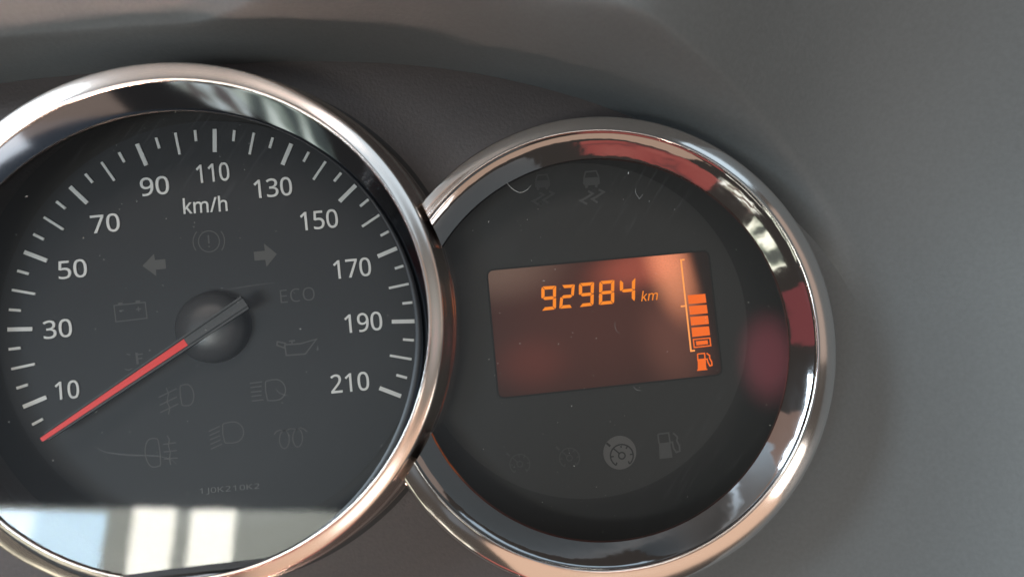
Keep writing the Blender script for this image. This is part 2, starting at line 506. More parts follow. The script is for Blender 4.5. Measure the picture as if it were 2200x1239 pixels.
GLYPHS = {
    '0': [[[158,-6],[118,0],[85,19],[60,50],[42,92],[31,144],[28,206],[29,248],[33,286],[40,319],[51,348],[65,372],[82,391],[103,405],[129,414],[158,416],[199,410],[232,392],[257,361],[275,319],[286,267],[289,206],[288,164],[284,126],[277,92],[266,63],[252,39],[235,20],[213,5],[188,-3]],[[158,38],[184,43],[204,56],[219,79],[230,112],[236,154],[238,206],[236,257],[230,299],[219,331],[204,354],[184,368],[158,373],[132,368],[112,354],[97,331],[87,299],[81,257],[79,206],[81,154],[87,112],[97,80],[112,57],[132,43]]],
    '1': [[[150,0],[150,256],[150,273],[150,291],[151,309],[151,328],[152,344],[152,357],[146,351],[141,346],[136,341],[131,337],[125,332],[118,326],[77,292],[50,326],[157,410],[199,410],[199,0]]],
    '2': [[[27,44],[125,150],[143,170],[159,188],[173,205],[185,221],[196,237],[204,253],[210,269],[214,286],[215,304],[213,325],[207,341],[196,355],[183,365],[167,371],[149,373],[132,372],[116,368],[101,362],[87,354],[73,345],[60,334],[31,368],[47,380],[64,392],[83,402],[104,410],[126,414],[149,416],[183,413],[211,403],[235,387],[252,365],[263,338],[267,306],[265,285],[261,266],[254,246],[244,228],[233,209],[219,191],[204,172],[187,153],[168,133],[90,49],[90,47],[283,47],[283,0],[27,0]]],
    '3': [[[132,-6],[112,-5],[92,-4],[74,-1],[56,3],[39,9],[23,17],[23,64],[40,57],[57,50],[76,45],[94,41],[113,38],[130,37],[162,40],[187,47],[206,59],[219,75],[227,95],[230,118],[227,141],[217,160],[201,173],[180,183],[154,189],[123,191],[86,191],[86,233],[123,233],[151,236],[174,243],[193,255],[206,271],[214,289],[217,311],[215,329],[209,344],[198,356],[184,365],[167,371],[147,373],[128,372],[110,369],[94,363],[79,356],[65,348],[51,339],[25,374],[40,385],[57,395],[77,404],[99,410],[122,414],[147,416],[184,413],[214,403],[238,387],[256,366],[266,342],[269,314],[267,288],[259,266],[245,248],[227,233],[206,223],[181,216],[181,214],[211,208],[236,198],[256,183],[271,164],[279,142],[282,117],[278,83],[266,53],[245,28],[216,9],[178,-2]]],
    '4': [[[196,92],[6,92],[6,137],[192,412],[245,412],[245,138],[305,138],[305,92],[245,92],[245,0],[196,0]],[[196,138],[196,238],[196,253],[196,268],[197,283],[197,298],[198,313],[198,327],[199,339],[199,350],[199,360],[197,360],[194,352],[190,343],[186,334],[181,324],[176,316],[172,309],[56,138]]],
    '5': [[[137,-6],[118,-5],[99,-3],[82,0],[65,4],[50,10],[37,17],[37,65],[46,59],[56,55],[67,50],[79,47],[91,43],[103,41],[116,39],[127,38],[138,38],[165,40],[188,47],[207,59],[221,76],[229,98],[232,126],[229,151],[221,171],[207,188],[188,199],[164,206],[136,209],[125,208],[114,207],[101,206],[89,204],[79,203],[71,201],[45,217],[61,410],[254,410],[254,364],[105,364],[94,246],[101,247],[109,249],[119,250],[130,251],[141,251],[153,252],[177,250],[199,246],[220,238],[238,228],[254,214],[267,198],[277,179],[282,157],[284,132],[280,92],[267,58],[246,31],[217,10],[181,-2]]],
    '6': [[[165,-6],[141,-4],[119,3],[98,14],[79,29],[63,49],[49,74],[40,103],[34,137],[32,175],[32,199],[34,222],[36,245],[40,268],[45,290],[52,310],[60,330],[71,348],[83,365],[98,380],[115,392],[135,402],[157,410],[182,414],[211,416],[218,416],[227,415],[236,415],[245,414],[252,412],[259,411],[259,367],[252,369],[245,371],[237,372],[229,373],[221,374],[213,374],[189,372],[168,368],[150,361],[135,351],[122,339],[112,325],[103,309],[96,291],[91,272],[88,252],[85,231],[84,209],[87,209],[96,222],[107,233],[119,243],[135,251],[153,255],[173,257],[206,253],[235,242],[258,224],[276,200],[287,169],[290,132],[286,93],[275,59],[256,31],[231,11],[201,-2]],[[165,37],[186,40],[204,48],[220,60],[231,78],[238,102],[241,132],[239,156],[232,177],[222,194],[208,206],[189,214],[167,217],[150,215],[136,212],[122,205],[111,197],[101,188],[93,177],[87,166],[84,154],[83,142],[84,125],[87,109],[92,93],[99,78],[108,65],[119,53],[133,44],[148,39]]],
    '7': [[[237,364],[25,364],[25,410],[289,410],[289,369],[133,0],[79,0]]],
    '8': [[[159,-6],[121,-2],[89,7],[63,24],[45,46],[34,73],[30,105],[32,131],[40,153],[53,173],[70,189],[88,203],[109,215],[92,227],[76,241],[62,257],[52,275],[45,295],[43,318],[45,339],[50,357],[59,373],[71,386],[85,397],[102,406],[120,412],[139,415],[159,416],[179,415],[198,412],[216,406],[233,397],[247,386],[258,373],[267,357],[272,339],[274,318],[272,294],[265,274],[253,257],[238,242],[220,229],[200,217],[215,209],[229,200],[242,190],[255,180],[265,168],[275,155],[282,140],[286,124],[287,107],[285,85],[280,65],[271,47],[259,32],[244,19],[226,8],[206,0],[183,-4]],[[159,238],[176,247],[192,257],[205,268],[216,281],[222,297],[224,316],[222,333],[216,348],[206,359],[193,367],[177,372],[158,374],[139,372],[124,367],[111,359],[101,348],[95,333],[93,316],[95,297],[101,281],[112,268],[125,257],[141,247]],[[157,37],[182,39],[202,45],[217,56],[228,70],[235,87],[237,106],[235,124],[228,140],[216,154],[200,168],[178,182],[151,195],[130,184],[112,171],[98,157],[88,141],[82,124],[80,104],[82,85],[88,69],[99,55],[113,45],[133,39]]],
    '9': [[[109,-6],[102,-6],[93,-5],[84,-4],[76,-3],[68,-2],[61,-1],[61,43],[68,41],[75,39],[83,38],[91,37],[99,36],[107,36],[131,38],[152,42],[170,49],[185,59],[198,71],[209,85],[217,101],[224,119],[229,138],[232,158],[233,172],[228,184],[210,173],[201,167],[185,159],[167,155],[146,153],[114,157],[85,168],[62,186],[44,211],[33,241],[30,278],[34,318],[45,352],[63,379],[89,400],[119,412],[155,416],[179,414],[202,407],[223,396],[241,381],[257,361],[271,337],[280,307],[286,274],[288,235],[288,212],[286,188],[284,165],[280,142],[275,121],[268,100],[260,80],[249,62],[237,45],[222,30],[205,18],[185,8],[163,0],[138,-4]],[[153,194],[170,195],[184,199],[198,205],[209,213],[219,222],[227,233],[233,245],[236,256],[237,268],[236,285],[233,301],[228,317],[221,332],[212,346],[201,357],[188,366],[172,371],[155,373],[134,370],[116,363],[101,350],[89,332],[82,308],[79,278],[81,254],[88,233],[98,216],[112,204],[131,196]]],
    'k': [[[138,291],[138,282],[137,270],[137,257],[136,244],[135,232],[135,221],[138,221],[142,226],[146,232],[152,240],[159,248],[165,256],[172,264],[178,272],[184,279],[189,285],[326,430],[409,430],[235,246],[421,0],[336,0],[187,200],[138,158],[138,0],[68,0],[68,609],[138,609]]],
    'm': [[[540,438],[584,434],[621,421],[649,401],[669,371],[681,330],[685,280],[685,0],[615,0],[615,277],[613,308],[606,333],[594,353],[577,367],[555,376],[528,379],[490,374],[460,362],[438,342],[423,315],[414,280],[411,237],[411,0],[342,0],[342,277],[341,298],[337,317],[332,333],[325,347],[315,359],[303,367],[289,374],[272,377],[253,379],[227,377],[204,370],[185,360],[170,347],[158,329],[150,308],[144,283],[140,255],[139,223],[139,0],[68,0],[68,430],[125,430],[136,371],[140,371],[149,385],[160,398],[173,409],[186,418],[201,425],[217,431],[233,435],[249,437],[266,438],[298,436],[325,430],[349,420],[369,406],[386,388],[398,366],[402,366],[418,388],[438,406],[461,420],[486,430],[512,436]]],
    'h': [[[139,431],[139,420],[138,410],[138,399],[137,389],[136,379],[135,370],[140,370],[149,385],[161,397],[174,407],[188,416],[204,424],[221,429],[238,434],[255,436],[273,437],[306,435],[335,430],[360,421],[382,408],[399,391],[413,370],[423,344],[429,314],[431,280],[431,0],[361,0],[361,275],[358,307],[351,333],[338,353],[319,367],[295,376],[265,379],[235,377],[210,370],[189,360],[173,347],[160,329],[150,308],[144,283],[140,254],[139,222],[139,0],[68,0],[68,609],[139,609]]],
    '/': [[[290,573],[77,0],[8,0],[221,573]]],
    'E': [[[398,0],[78,0],[78,573],[398,573],[398,509],[150,509],[150,330],[383,330],[383,268],[150,268],[150,63],[398,63]]],
    'C': [[[323,517],[294,516],[266,510],[241,502],[217,490],[196,474],[178,456],[162,434],[149,410],[139,383],[131,353],[127,321],[125,286],[128,241],[135,200],[147,164],[164,132],[186,105],[213,83],[244,68],[281,58],[322,55],[347,56],[371,58],[394,62],[416,66],[438,72],[460,78],[460,15],[438,8],[416,2],[393,-2],[369,-6],[342,-7],[312,-8],[257,-4],[208,8],[166,28],[130,56],[101,90],[78,131],[62,178],[52,230],[49,287],[51,329],[57,369],[67,406],[81,440],[99,471],[120,499],[145,523],[174,543],[206,559],[242,571],[281,578],[324,581],[353,580],[381,577],[409,572],[435,565],[460,557],[482,547],[453,486],[435,494],[415,501],[394,508],[372,513],[348,516]]],
    'O': [[[577,287],[576,244],[570,204],[561,166],[547,132],[531,101],[510,73],[486,49],[459,29],[428,13],[393,1],[355,-6],[314,-8],[271,-6],[232,1],[196,13],[165,29],[138,49],[114,73],[94,101],[78,132],[65,167],[56,204],[51,245],[49,288],[52,344],[62,396],[78,442],[100,482],[130,517],[166,545],[208,565],[258,577],[314,581],[369,577],[417,565],[459,545],[495,517],[524,483],[547,442],[564,396],[574,344]],[[125,287],[127,241],[134,200],[145,163],[161,131],[182,104],[207,83],[238,67],[273,58],[314,55],[354,58],[390,67],[420,83],[445,104],[465,131],[481,163],[492,200],[499,241],[501,287],[496,354],[481,411],[456,457],[421,491],[373,511],[314,518],[274,515],[238,506],[207,490],[182,469],[161,443],[145,411],[134,374],[127,333]]],
    'J': [[[-3,-152],[-16,-152],[-27,-151],[-37,-150],[-46,-147],[-55,-145],[-63,-142],[-63,-81],[-54,-83],[-45,-85],[-35,-87],[-25,-88],[-15,-89],[-5,-89],[8,-88],[21,-85],[33,-81],[45,-74],[54,-65],[63,-53],[69,-38],[73,-19],[74,3],[74,573],[146,573],[146,9],[144,-26],[138,-56],[128,-82],[114,-104],[96,-122],[75,-135],[52,-145],[25,-150]]],
    'K': [[[496,0],[411,0],[209,273],[150,222],[150,0],[78,0],[78,573],[150,573],[150,290],[166,308],[182,327],[199,345],[215,363],[232,381],[249,399],[403,573],[488,573],[261,323]]],
    'F': [[[150,0],[78,0],[78,573],[398,573],[398,509],[150,509],[150,306],[383,306],[383,243],[150,243]]],
}

def inside(p, loop):
    c = False
    for i in range(len(loop)):
        a, b = loop[i - 1], loop[i]
        if (a[1] > p[1]) != (b[1] > p[1]) and p[0] < (b[0] - a[0]) * (p[1] - a[1]) / (b[1] - a[1]) + a[0]:
            c = not c
    return c


def text_mesh(name, s, m, parent, cx, cy, z, w_px, h_px, ang_deg, thick=0.3, weight=0.0, gap=None, slant=0.0, zoff=0.0):
    """flat lettering: string s centred on photo point (cx, cy), w_px wide and h_px high, laid on the plane z"""
    loops, x = [], 0.0
    for ch in s:
        if ch == ' ':
            x += 150
            continue
        g = GLYPHS[ch]
        if not ch.isdigit():
            g = [[(p[0] * 0.72, p[1] * 0.72) for p in l] for l in g]
        xs = [p[0] for l in g for p in l]
        if ch.isdigit():
            ox, adv = x, 312
        else:
            ox, adv = x - min(xs) + 18, max(xs) - min(xs) + 36 + (gap or 20)
        for l in g:
            loops.append([(p[0] + ox + slant * p[1], p[1]) for p in l])
        x += adv + (gap or 0) * (1 if ch.isdigit() else 0)
    xs = [p[0] for l in loops for p in l]
    ys = [p[1] for l in loops for p in l]
    x0, x1, y0, y1 = min(xs), max(xs), min(ys), max(ys)
    mmpp = (at(cx + 5, cy, z) - at(cx - 5, cy, z)).length / 10.0
    sx, sy = w_px * mmpp / (x1 - x0), h_px * mmpp / (y1 - y0)
    c = at(cx, cy, z)
    a = math.radians(ang_deg)
    e = at(cx + 10 * math.cos(a), cy - 10 * math.sin(a), z) - c
    th = math.atan2(e.y, e.x)
    fat = []
    for l in loops:
        q = []
        for p in l:
            v = Vector(((p[0] - (x0 + x1) / 2) * sx, (p[1] - (y0 + y1) / 2) * sy))
            if not q or (v - q[-1]).length > 0.055:
                q.append(v)
        if (q[0] - q[-1]).length < 0.055:
            q.pop()
        n = len(q)
        area = sum(q[i].x * q[(i + 1) % n].y - q[(i + 1) % n].x * q[i].y for i in range(n))
        # an outline that lies inside another is a hole and moves the other way
        hole = any(o is not l and inside((l[0][0], l[0][1]), o) for o in loops)
        sg = (1 if area > 0 else -1) * (-1 if hole else 1)
        out = []
        for i in range(n):
            d1, d2 = (q[i] - q[i - 1]).normalized(), (q[(i + 1) % n] - q[i]).normalized()
            t = (d1 + d2)
            t = t.normalized() if t.length > 1e-5 else d1
            nn = Vector((t.y, -t.x)) * sg
            out.append(q[i] + nn * weight / max(0.65, abs(t.dot(d1))))
        fat.append(out)
    cu = bpy.data.curves.new(name, 'CURVE')
    cu.dimensions = '2D'
    cu.fill_mode = 'BOTH'
    for l in fat:
        sp = cu.splines.new('POLY')
        sp.points.add(len(l) - 1)
        for pt, q in zip(sp.points, l):
            pt.co = (q.x, q.y, 0, 1)
        sp.use_cyclic_u = True
    cu.extrude = thick / 2
    t = bpy.data.objects.new('glyph_source', cu)
    COL.objects.link(t)
    bpy.context.view_layer.update()
    dg = bpy.context.evaluated_depsgraph_get()
    me = bpy.data.meshes.new_from_object(t.evaluated_get(dg))
    bpy.data.objects.remove(t)
    bpy.data.curves.remove(cu)
    bm = bmesh.new()
    bm.from_mesh(me)
    bpy.data.meshes.remove(me)
    R = Matrix.Rotation(th, 4, 'Z')
    for v in bm.verts:
        v.co = R @ v.co
        v.co += Vector((c.x, c.y, z + thick / 2 + zoff))
    return obj(name, bm, m, parent)


def strokes(name, lines, w_px, m, parent, z, thick=0.03, solids=(), lift=0.0):
    """line symbol traced as raised print on plane z; lines / solids in photo pixels"""
    bm = bmesh.new()
    for i, l in enumerate(lines):
        w = w_px
        if isinstance(l, tuple) and isinstance(l[1], (int, float)) and isinstance(l[0], list):
            l, w = l
        q = [at(p[0], p[1], z) for p in l]
        mmpp = (at(l[0][0] + 5, l[0][1], z) - at(l[0][0] - 5, l[0][1], z)).length / 10.0
        ribbon(bm, [(v.x, v.y) for v in q], w * mmpp, z + lift + 0.003 * i, z + lift + thick + 0.003 * i)
    for i, s in enumerate(solids):
        q = [at(p[0], p[1], z) for p in s]
        prism(bm, [(v.x, v.y) for v in q], z + lift - 0.001 * (i + 1), z + lift + thick - 0.001 * (i + 1))
    return obj(name, bm, m, parent)


def arc_px(cx, cy, rx, ry, a0, a1, n=24, rot=0.0):
    """points of an ellipse arc in photo pixels, degrees, y downwards"""
    out = []
    for i in range(n + 1):
        t = math.radians(a0 + (a1 - a0) * i / n)
        x, y = rx * math.cos(t), -ry * math.sin(t)
        c, s = math.cos(math.radians(rot)), math.sin(math.radians(rot))
        out.append((cx + x * c + y * s, cy - x * s + y * c))
    return out


# ------------------------------------------------------------------ dashboard: flat fascia and the hood that rises round it
dash = thing('dashboard', 'dark grained plastic dashboard with a hood curving up round both dials', 'dashboard', (0, 0, -3))
ZF = -3.0
bm = bmesh.new()
nx, ny = 40, 30
grid = [[bm.verts.new((-130 + 420 * i / nx, -170 + 300 * j / ny, 0)) for j in range(ny + 1)] for i in range(nx + 1)]
for i in range(nx):
    for j in range(ny):
        bm.faces.new((grid[i][j], grid[i + 1][j], grid[i + 1][j + 1], grid[i][j + 1]))
obj('lower_panel', bm, M['hood'], dash)

LINE = [(-420, 262), (-200, 214), (0, 180), (150, 163), (300, 151), (450, 141), (600, 134), (720, 133), (860, 139), (1000, 155), (1100, 174),
        (1200, 199), (1300, 231), (1400, 272), (1500, 322), (1600, 386), (1700, 466), (1790, 570), (1850, 690), (1880, 830), (1880, 980),
        (1850, 1130), (1790, 1280), (1700, 1420), (1580, 1560)]
ctrl = [Vector((v.x, v.y)) for v in (at(x, y, ZF) for x, y in LINE)]


def catmull(P, n):
    out = []
    for i in range(len(P) - 1):
        p0, p1, p2, p3 = P[max(i - 1, 0)], P[i], P[i + 1], P[min(i + 2, len(P) - 1)]
        for k in range(n):
            t = k / n
            out.append(0.5 * ((2 * p1) + (p2 - p0) * t + (2 * p0 - 5 * p1 + 4 * p2 - p3) * t * t + (3 * p1 - p0 - 3 * p2 + p3) * t ** 3))
    out.append(P[-1].copy())
    return out


def sstep(a, b, x):
    t = min(1.0, max(0.0, (x - a) / (b - a)))
    return t * t * (3 - 2 * t)


curve = catmull(ctrl, 8)
NS = len(curve)
nrm = []
for i in range(NS):
    t = (curve[min(i + 6, NS - 1)] - curve[max(i - 6, 0)]).normalized()
    nrm.append(Vector((-t.y, t.x)))
ds = [0.0]
while ds[-1] < 170:
    ds.append(ds[-1] + 0.12 + ds[-1] * 0.05)
bm = bmesh.new()
rows = []
for i in range(NS):
    u = i / (NS - 1) * (len(LINE) - 1)           # control point index
    w = 1.0 - sstep(10.0, 18.0, u)                # 1: sharp crease along the top, 0: soft scoop on the right
    z = -0.06 * (1 - w) + 0.05 * w
    row = []
    pd = 0.0
    for d in ds:
        dm = (d + pd) / 2
        hgt = 19.0 + 24.0 * sstep(5.0, 7.6, u) - 16.0 * sstep(7.6, 10.5, u)      # how high the upright wall of the hood stands
        d0 = hgt / 11.0
        s1 = 11.0 - (9.9 + 0.75 * sstep(7.0, 11.0, u)) * sstep(d0 * (0.5 - 0.2 * sstep(8.0, 12.0, u)), d0 * (1.5 + 1.6 * sstep(8.0, 12.0, u)), dm)
        s2 = 0.004 + 0.95 * sstep(-4.0, 62.0, dm)
        z += (w * s1 + (1 - w) * s2) * (d - pd)
        pd = d
        p = curve[i] + nrm[i] * d
        row.append(bm.verts.new((p.x, p.y, z)))
    rows.append(row)
for A, B in zip(rows[:-1], rows[1:]):
    for k in range(len(ds) - 1):
        bm.faces.new((A[k], B[k], B[k + 1], A[k + 1]))
bmesh.ops.reverse_faces(bm, faces=bm.faces)
obj('hood', bm, M['hood'], dash, smooth=True)
# the warm black facing that fills the space above and between the dials
bm = bmesh.new()
top = [p for i, p in enumerate(curve) if i <= 108]
plan = [(p.x + 0.0, p.y + 0.0) for p in top] + [(104.0, 20.0), (93.0, -15.0), (93.0, -66.0), (84.0, -110.0), (-110.0, -110.0)]
prism(bm, plan, 0.02, 0.16)
obj('fascia_panel', bm, M['fascia'], dash)

# ------------------------------------------------------------------ speedometer
speedo = thing('speedometer', 'larger round speedometer marked 10 to 210 with red needle and copper-toned chrome ring', 'speedometer', (0, 0, 0))

bm = bmesh.new()
disc(bm, -0.8, -0.6, 53.5, -2.6, -0.9, 160)
obj('dial_surround', bm, M['face_rim'], speedo)
bm = bmesh.new()
disc(bm, 0, 0, 47.0, -0.8, 0.0, 160)
obj('dial_face', bm, M['face'], speedo)

bm = bmesh.new()
loft(bm, [(-1.4, -0.4, 58.9, -2.80), (-1.4, -0.4, 57.3, -2.86), (-1.4, -0.4, 55.0, -2.9)], n=200, passes=0)  # flat black ring: the shade of the gap put in as colour
obj('gap_shadow', bm, M['rim_and_gap_shade'], speedo)

# ticks: every 5 km/h from 5 to 210
tick_me = {}
random.seed(3)
for k in range(1, 43):
    v = 5 * k
    a = math.radians((v - 105) * 1.125)
    if v % 20 == 10:
        kind, r0, w = 'long', 39.7, 0.92
    elif v % 10 == 0:
        kind, r0, w = 'mid', 39.9, 0.56
    else:
        kind, r0, w = 'short', 42.4, 0.60
    r1 = 45.0 if kind != 'short' else 44.95
    if kind not in tick_me:
        bm = bmesh.new()
        prism(bm, [(-w / 2, r0), (w / 2, r0), (w / 2, r1), (-w / 2, r1)], 0.02, 0.34)
        o = obj('tick', bm, M['white'], speedo)
        tick_me[kind] = o.data
    else:
        o = bpy.data.objects.new('tick', tick_me[kind])
        COL.objects.link(o)
        o.parent = speedo
    o.rotation_euler = (0, 0, -a)

for s, cx, cy, w in (('10', 145.5, 837, 51), ('30', 125, 706, 61), ('50', 157, 578, 61), ('70', 227, 480, 62), ('90', 333, 400, 61),
                     ('110', 458, 371.5, 70), ('130', 587, 403.5, 81), ('150', 686, 472.5, 80), ('170', 757, 576, 80),
                     ('190', 781, 692, 80), ('210', 752, 821, 82)):
    o = text_mesh('number', s, M['white'], speedo, cx, cy, 0.02, w, 40.5, 5.6, thick=0.32, weight=0.035)
    o['label'] = 'white dial number ' + s
text_mesh('unit_mark', 'km/h', M['white'], speedo, 441.5, 440, 0.02, 94, 34, 4.0, thick=0.25, weight=0.04)

# unlit warning symbols, flat print barely lighter than the face
strokes('turn_arrow', [], 1, M['faint_arrow'], speedo, 0.02, solids=[
    [(306, 571), (331, 545), (333, 558.5), (355, 556.5), (357, 577), (335, 579), (336, 593)]])
strokes('turn_arrow', [], 1, M['faint_arrow'], speedo, 0.02, solids=[
    [(595, 545.5), (567, 523), (569, 538.5), (545, 541), (547, 560), (570, 558), (572.5, 573)]])
strokes('brake_symbol', [arc_px(449, 518.5, 22.5, 22.5, 0, 360, 40), arc_px(448, 519, 33, 33, 140, 216, 12), arc_px(449.5, 518, 33, 33, -36, 40, 12),
                         ([(447.5, 505), (449, 523)], 3.4), ([(449.3, 528), (449.6, 531)], 3.4)], 2.4, M['faint'], speedo, 0.02)
strokes('battery_symbol', [[(245, 656), (312, 649), (316, 683), (249, 691), (245, 656)], [(256, 667.5), (266, 666.5)], [(292, 664.5), (303, 663)],
                           [(297, 658.5), (298.3, 669)]], 2.6, M['faint'], speedo, 0.02,
        solids=[[(253, 650.5), (263, 649.5), (264, 654), (253.6, 655)], [(291, 645.5), (301, 644.5), (302, 650), (291.6, 651)]])
text_mesh('eco_mark', 'ECO', M['faint'], speedo, 639, 633.5, 0.02, 75, 30, 5.5, thick=0.03, weight=-0.03, gap=45)
strokes('oil_can_symbol', [[(596, 733.5), (613, 737), (611, 747), (595, 741), (596, 733.5)], [(613, 740), (645, 738), (680, 728), (656, 760), (615, 763), (612, 742)],
                           [(628, 737), (627, 733)], [(621, 732.5), (634, 731)]], 3.4, M['faint'], speedo, 0.02,
        solids=[[(682, 741), (685, 750), (683, 753), (680, 752)]])
strokes('temperature_symbol', [([(293, 757), (296, 782)], 5), ([(296, 761), (307, 760)], 3), ([(297, 770), (306, 769)], 3), [(272, 760), (280, 762)], [(268, 792), (276, 795), (284, 791)]], 2.2, M['faint'], speedo, 0.02)


def lamp_d(cx, cy, w, h, rot, flip=False):
    pts = [(-w * .46, h * .40), (-w * .40, h * .47), (-w * .1, h * .5)] + [(w * .5 * math.cos(t) + 0.0 * w, h * .5 * math.sin(t)) for t in [math.radians(75 - 15 * i) for i in range(11)]] + [(-w * .1, -h * .5), (-w * .40, -h * .47), (-w * .46, -h * .40), (-w * .5, 0), (-w * .46, h * .40)]
    c, s = math.cos(math.radians(rot)), math.sin(math.radians(rot))
    k = -1 if flip else 1
    return [(cx + k * x * c - y * s * 0 - (y * s), cy - (k * x * s) - y * c) for x, y in pts]


strokes('front_fog_symbol', [lamp_d(402, 848, 29, 46, 6), [(341, 853), (380, 834)], [(343, 870), (380, 852)], [(344, 886), (383, 867)],
                             [(357, 832), (362, 845), (359, 862), (365, 876), (362, 890)]], 2.6, M['faint'], speedo, 0.02)
strokes('main_beam_symbol', [lamp_d(592, 837, 43, 45, 7), [(537, 823), (563, 819.5)], [(538, 832), (562, 829)], [(539, 842), (562, 839.5)], [(540, 851), (562, 848)],
                             [(541, 861), (566, 858)]], 2.6, M['faint'], speedo, 0.02)
strokes('dipped_beam_symbol', [lamp_d(501, 928, 45, 45, 7), [(449, 926), (472, 915)], [(450, 935), (472, 925)], [(451, 944), (473, 935)], [(452, 954), (474, 944)],
                               [(453, 964), (477, 953)]], 2.6, M['faint'], speedo, 0.02)
strokes('rear_fog_symbol', [lamp_d(328, 972, 32, 62, 6, True), [(350, 954), (378, 950)], [(352, 970), (380, 967)], [(353, 985), (382, 983)],
                            [(359, 935), (364, 943), (362, 956), (366, 972), (364, 985), (367, 998)]], 2.6, M['faint'], speedo, 0.02)
strokes('glow_plug_symbol', [[(589, 933), (594, 926), (602, 923), (610, 925)] + arc_px(611, 943.5, 10.5, 19.5, 80, -260, 22, 0) + [(614, 924), (624, 920), (637, 921)]
                             + arc_px(639.5, 940, 10.5, 19.5, 80, -260, 22, 0) + [(645, 918), (653, 921), (660, 927)]], 2.4, M['faint'], speedo, 0.02)
text_mesh('serial_mark', '1J0K210K2', M['serial'], speedo, 493.5, 1050, 0.02, 129, 15, 5.0, thick=0.03, weight=-0.01, gap=30)

# hub dome
bm = bmesh.new()
hx, hy = at(452.5, 703, 3.0).x, at(452.5, 703, 3.0).y
loft(bm, [(hx, hy, 8.1, 0.0), (hx, hy, 8.0, 2.2), (hx, hy, 7.4, 4.2), (hx, hy, 5.4, 5.8), (hx, hy, 2.8, 6.5), (hx, hy, 0.01, 6.7)], n=64, passes=2)
obj('hub_cap', bm, M['hub'], speedo, smooth=True)

# needle
ZN = 7.2
tip, tail = at(89, 944, ZN), at(526, 649, ZN)
nd = Vector((tip.x - tail.x, tip.y - tail.y))
nl = nd.length
nd.normalize()
npn = Vector((-nd.y, nd.x))


def nq(s, o):                                   # along the needle from the tail, and across
    return (tail.x + nd.x * s + npn.x * o, tail.y + nd.y * s + npn.y * o)


def nwid(s):                                    # half width
    return 1.62 - 0.72 * s / nl


redstart = (at(397.5, 732, ZN) - tail).length
needle = bpy.data.objects.new('needle', None)
needle.empty_display_size = 0.005
COL.objects.link(needle)
needle.parent = speedo
bm = bmesh.new()
prism(bm, [nq(0, -nwid(0)), nq(0, nwid(0)), nq(nl - 1.2, nwid(nl)), nq(nl, 0.55), nq(nl, -0.55), nq(nl - 1.2, -nwid(nl))], ZN - 1.3, ZN - 0.25)
obj('needle_body', bm, M['slot'], needle)
for sgn in (-1, 1):
    bm = bmesh.new()
    prism(bm, [nq(0, sgn * (nwid(0) - 0.42)), nq(0, sgn * (nwid(0) + 0.02)), nq(nl - 1.2, sgn * (nwid(nl) + 0.02)), nq(nl - 1.2, sgn * (nwid(nl) - 0.20))], ZN - 1.2, ZN + 0.05)
    obj('side_rail', bm, M['needle'], needle)
bm = bmesh.new()
prism(bm, [nq(-0.1, -0.92), nq(-0.1, 0.92), nq(redstart, 0.80), nq(redstart, -0.80)], ZN - 0.6, ZN)
obj('grey_strip', bm, M['needle'], needle)
bm = bmesh.new()
prism(bm, [nq(redstart + 0.05, -0.80), nq(redstart + 0.05, 0.80), nq(nl + 0.05, 0.46), nq(nl + 0.05, -0.46)], ZN - 0.6, ZN + 0.03)
obj('red_strip', bm, M['red'], needle)

# chrome ring: outer wall, copper-lit band, crest, inner wall down to the window


def chord_r(t, lv):
    """circle, cut straight along the bottom for the levels near the window"""
    r = lv[2]
    cut = lv[4]
    if cut > 0 and math.sin(t) < -0.2:
        lim = (50.0 + lv[1] + 0.045 * (r * math.cos(t))) / -math.sin(t)
        k = 0.9
        m = min(r, lim)
        h = max(0.0, k - abs(r - lim)) / k
        m -= h * h * k * 0.25
        r = r * (1 - cut) + m * cut
    return r


bm = bmesh.new()
loft(bm, [(-1.4, -0.4, 57.6, -3.2, 0), (-1.6, -0.2, 57.2, 3, 0), (-2.0, 0.0, 56.8, 8, 0), (-2.1, 0.0, 56.7, 9.6, 0), (-2.15, 0.0, 56.1, 10.2, 0), (-2.2, 0.0, 55.9, 10.6, 0), (-2.7, 0.1, 55.2, 14.5, 0), (-2.84, 0.14, 54.9, 17.2, 0), (-2.82, 0.14, 54.6, 18.6, 0), (-2.8, 0.14, 54.1, 19.0, 0),
          (-2.05, 0.0, 51.2, 19.75, 0), (-2.0, 0.0, 50.9, 19.95, 0), (-1.93, 0.0, 50.5, 20.0, 0), (-1.93, -0.05, 50.3, 19.6, 0)], chord_r, n=400, passes=2)
obj('bezel_ring', bm, M['chrome_warm'], speedo, smooth=True)
bm = bmesh.new()
WALL = [(-1.93, -0.05, 50.32, 0.0, 0), (-1.95, -0.15, 50.25, 0.04, 0), (-2.1, -1.7, 49.7, 0.47, 0.5), (-2.2, -3.6, 49.15, 0.95, 1.0), (-2.2, -3.8, 49.0, 1.0, 1.0)]
rows = loft(bm, WALL, chord_r, n=400, passes=2)
for row, lv in zip(rows, chaikin(WALL, 2)):
    for v in row:
        v.co.z = 19.65 + (pane_z(PANE_L, v.co.x, v.co.y) - 0.1 - 19.65) * lv[3]
bmesh.ops.reverse_faces(bm, faces=bm.faces)
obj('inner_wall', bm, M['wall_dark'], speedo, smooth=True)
bm = bmesh.new()
polar_face(bm, -2.2, -3.8, lambda t: chord_r(t, (-2.2, -3.8, 49.12, 0, 1.0)), 0)
for v in bm.verts:
    v.co.z = pane_z(PANE_L, v.co.x, v.co.y)
obj('clear_window', bm, M['lens'], speedo)

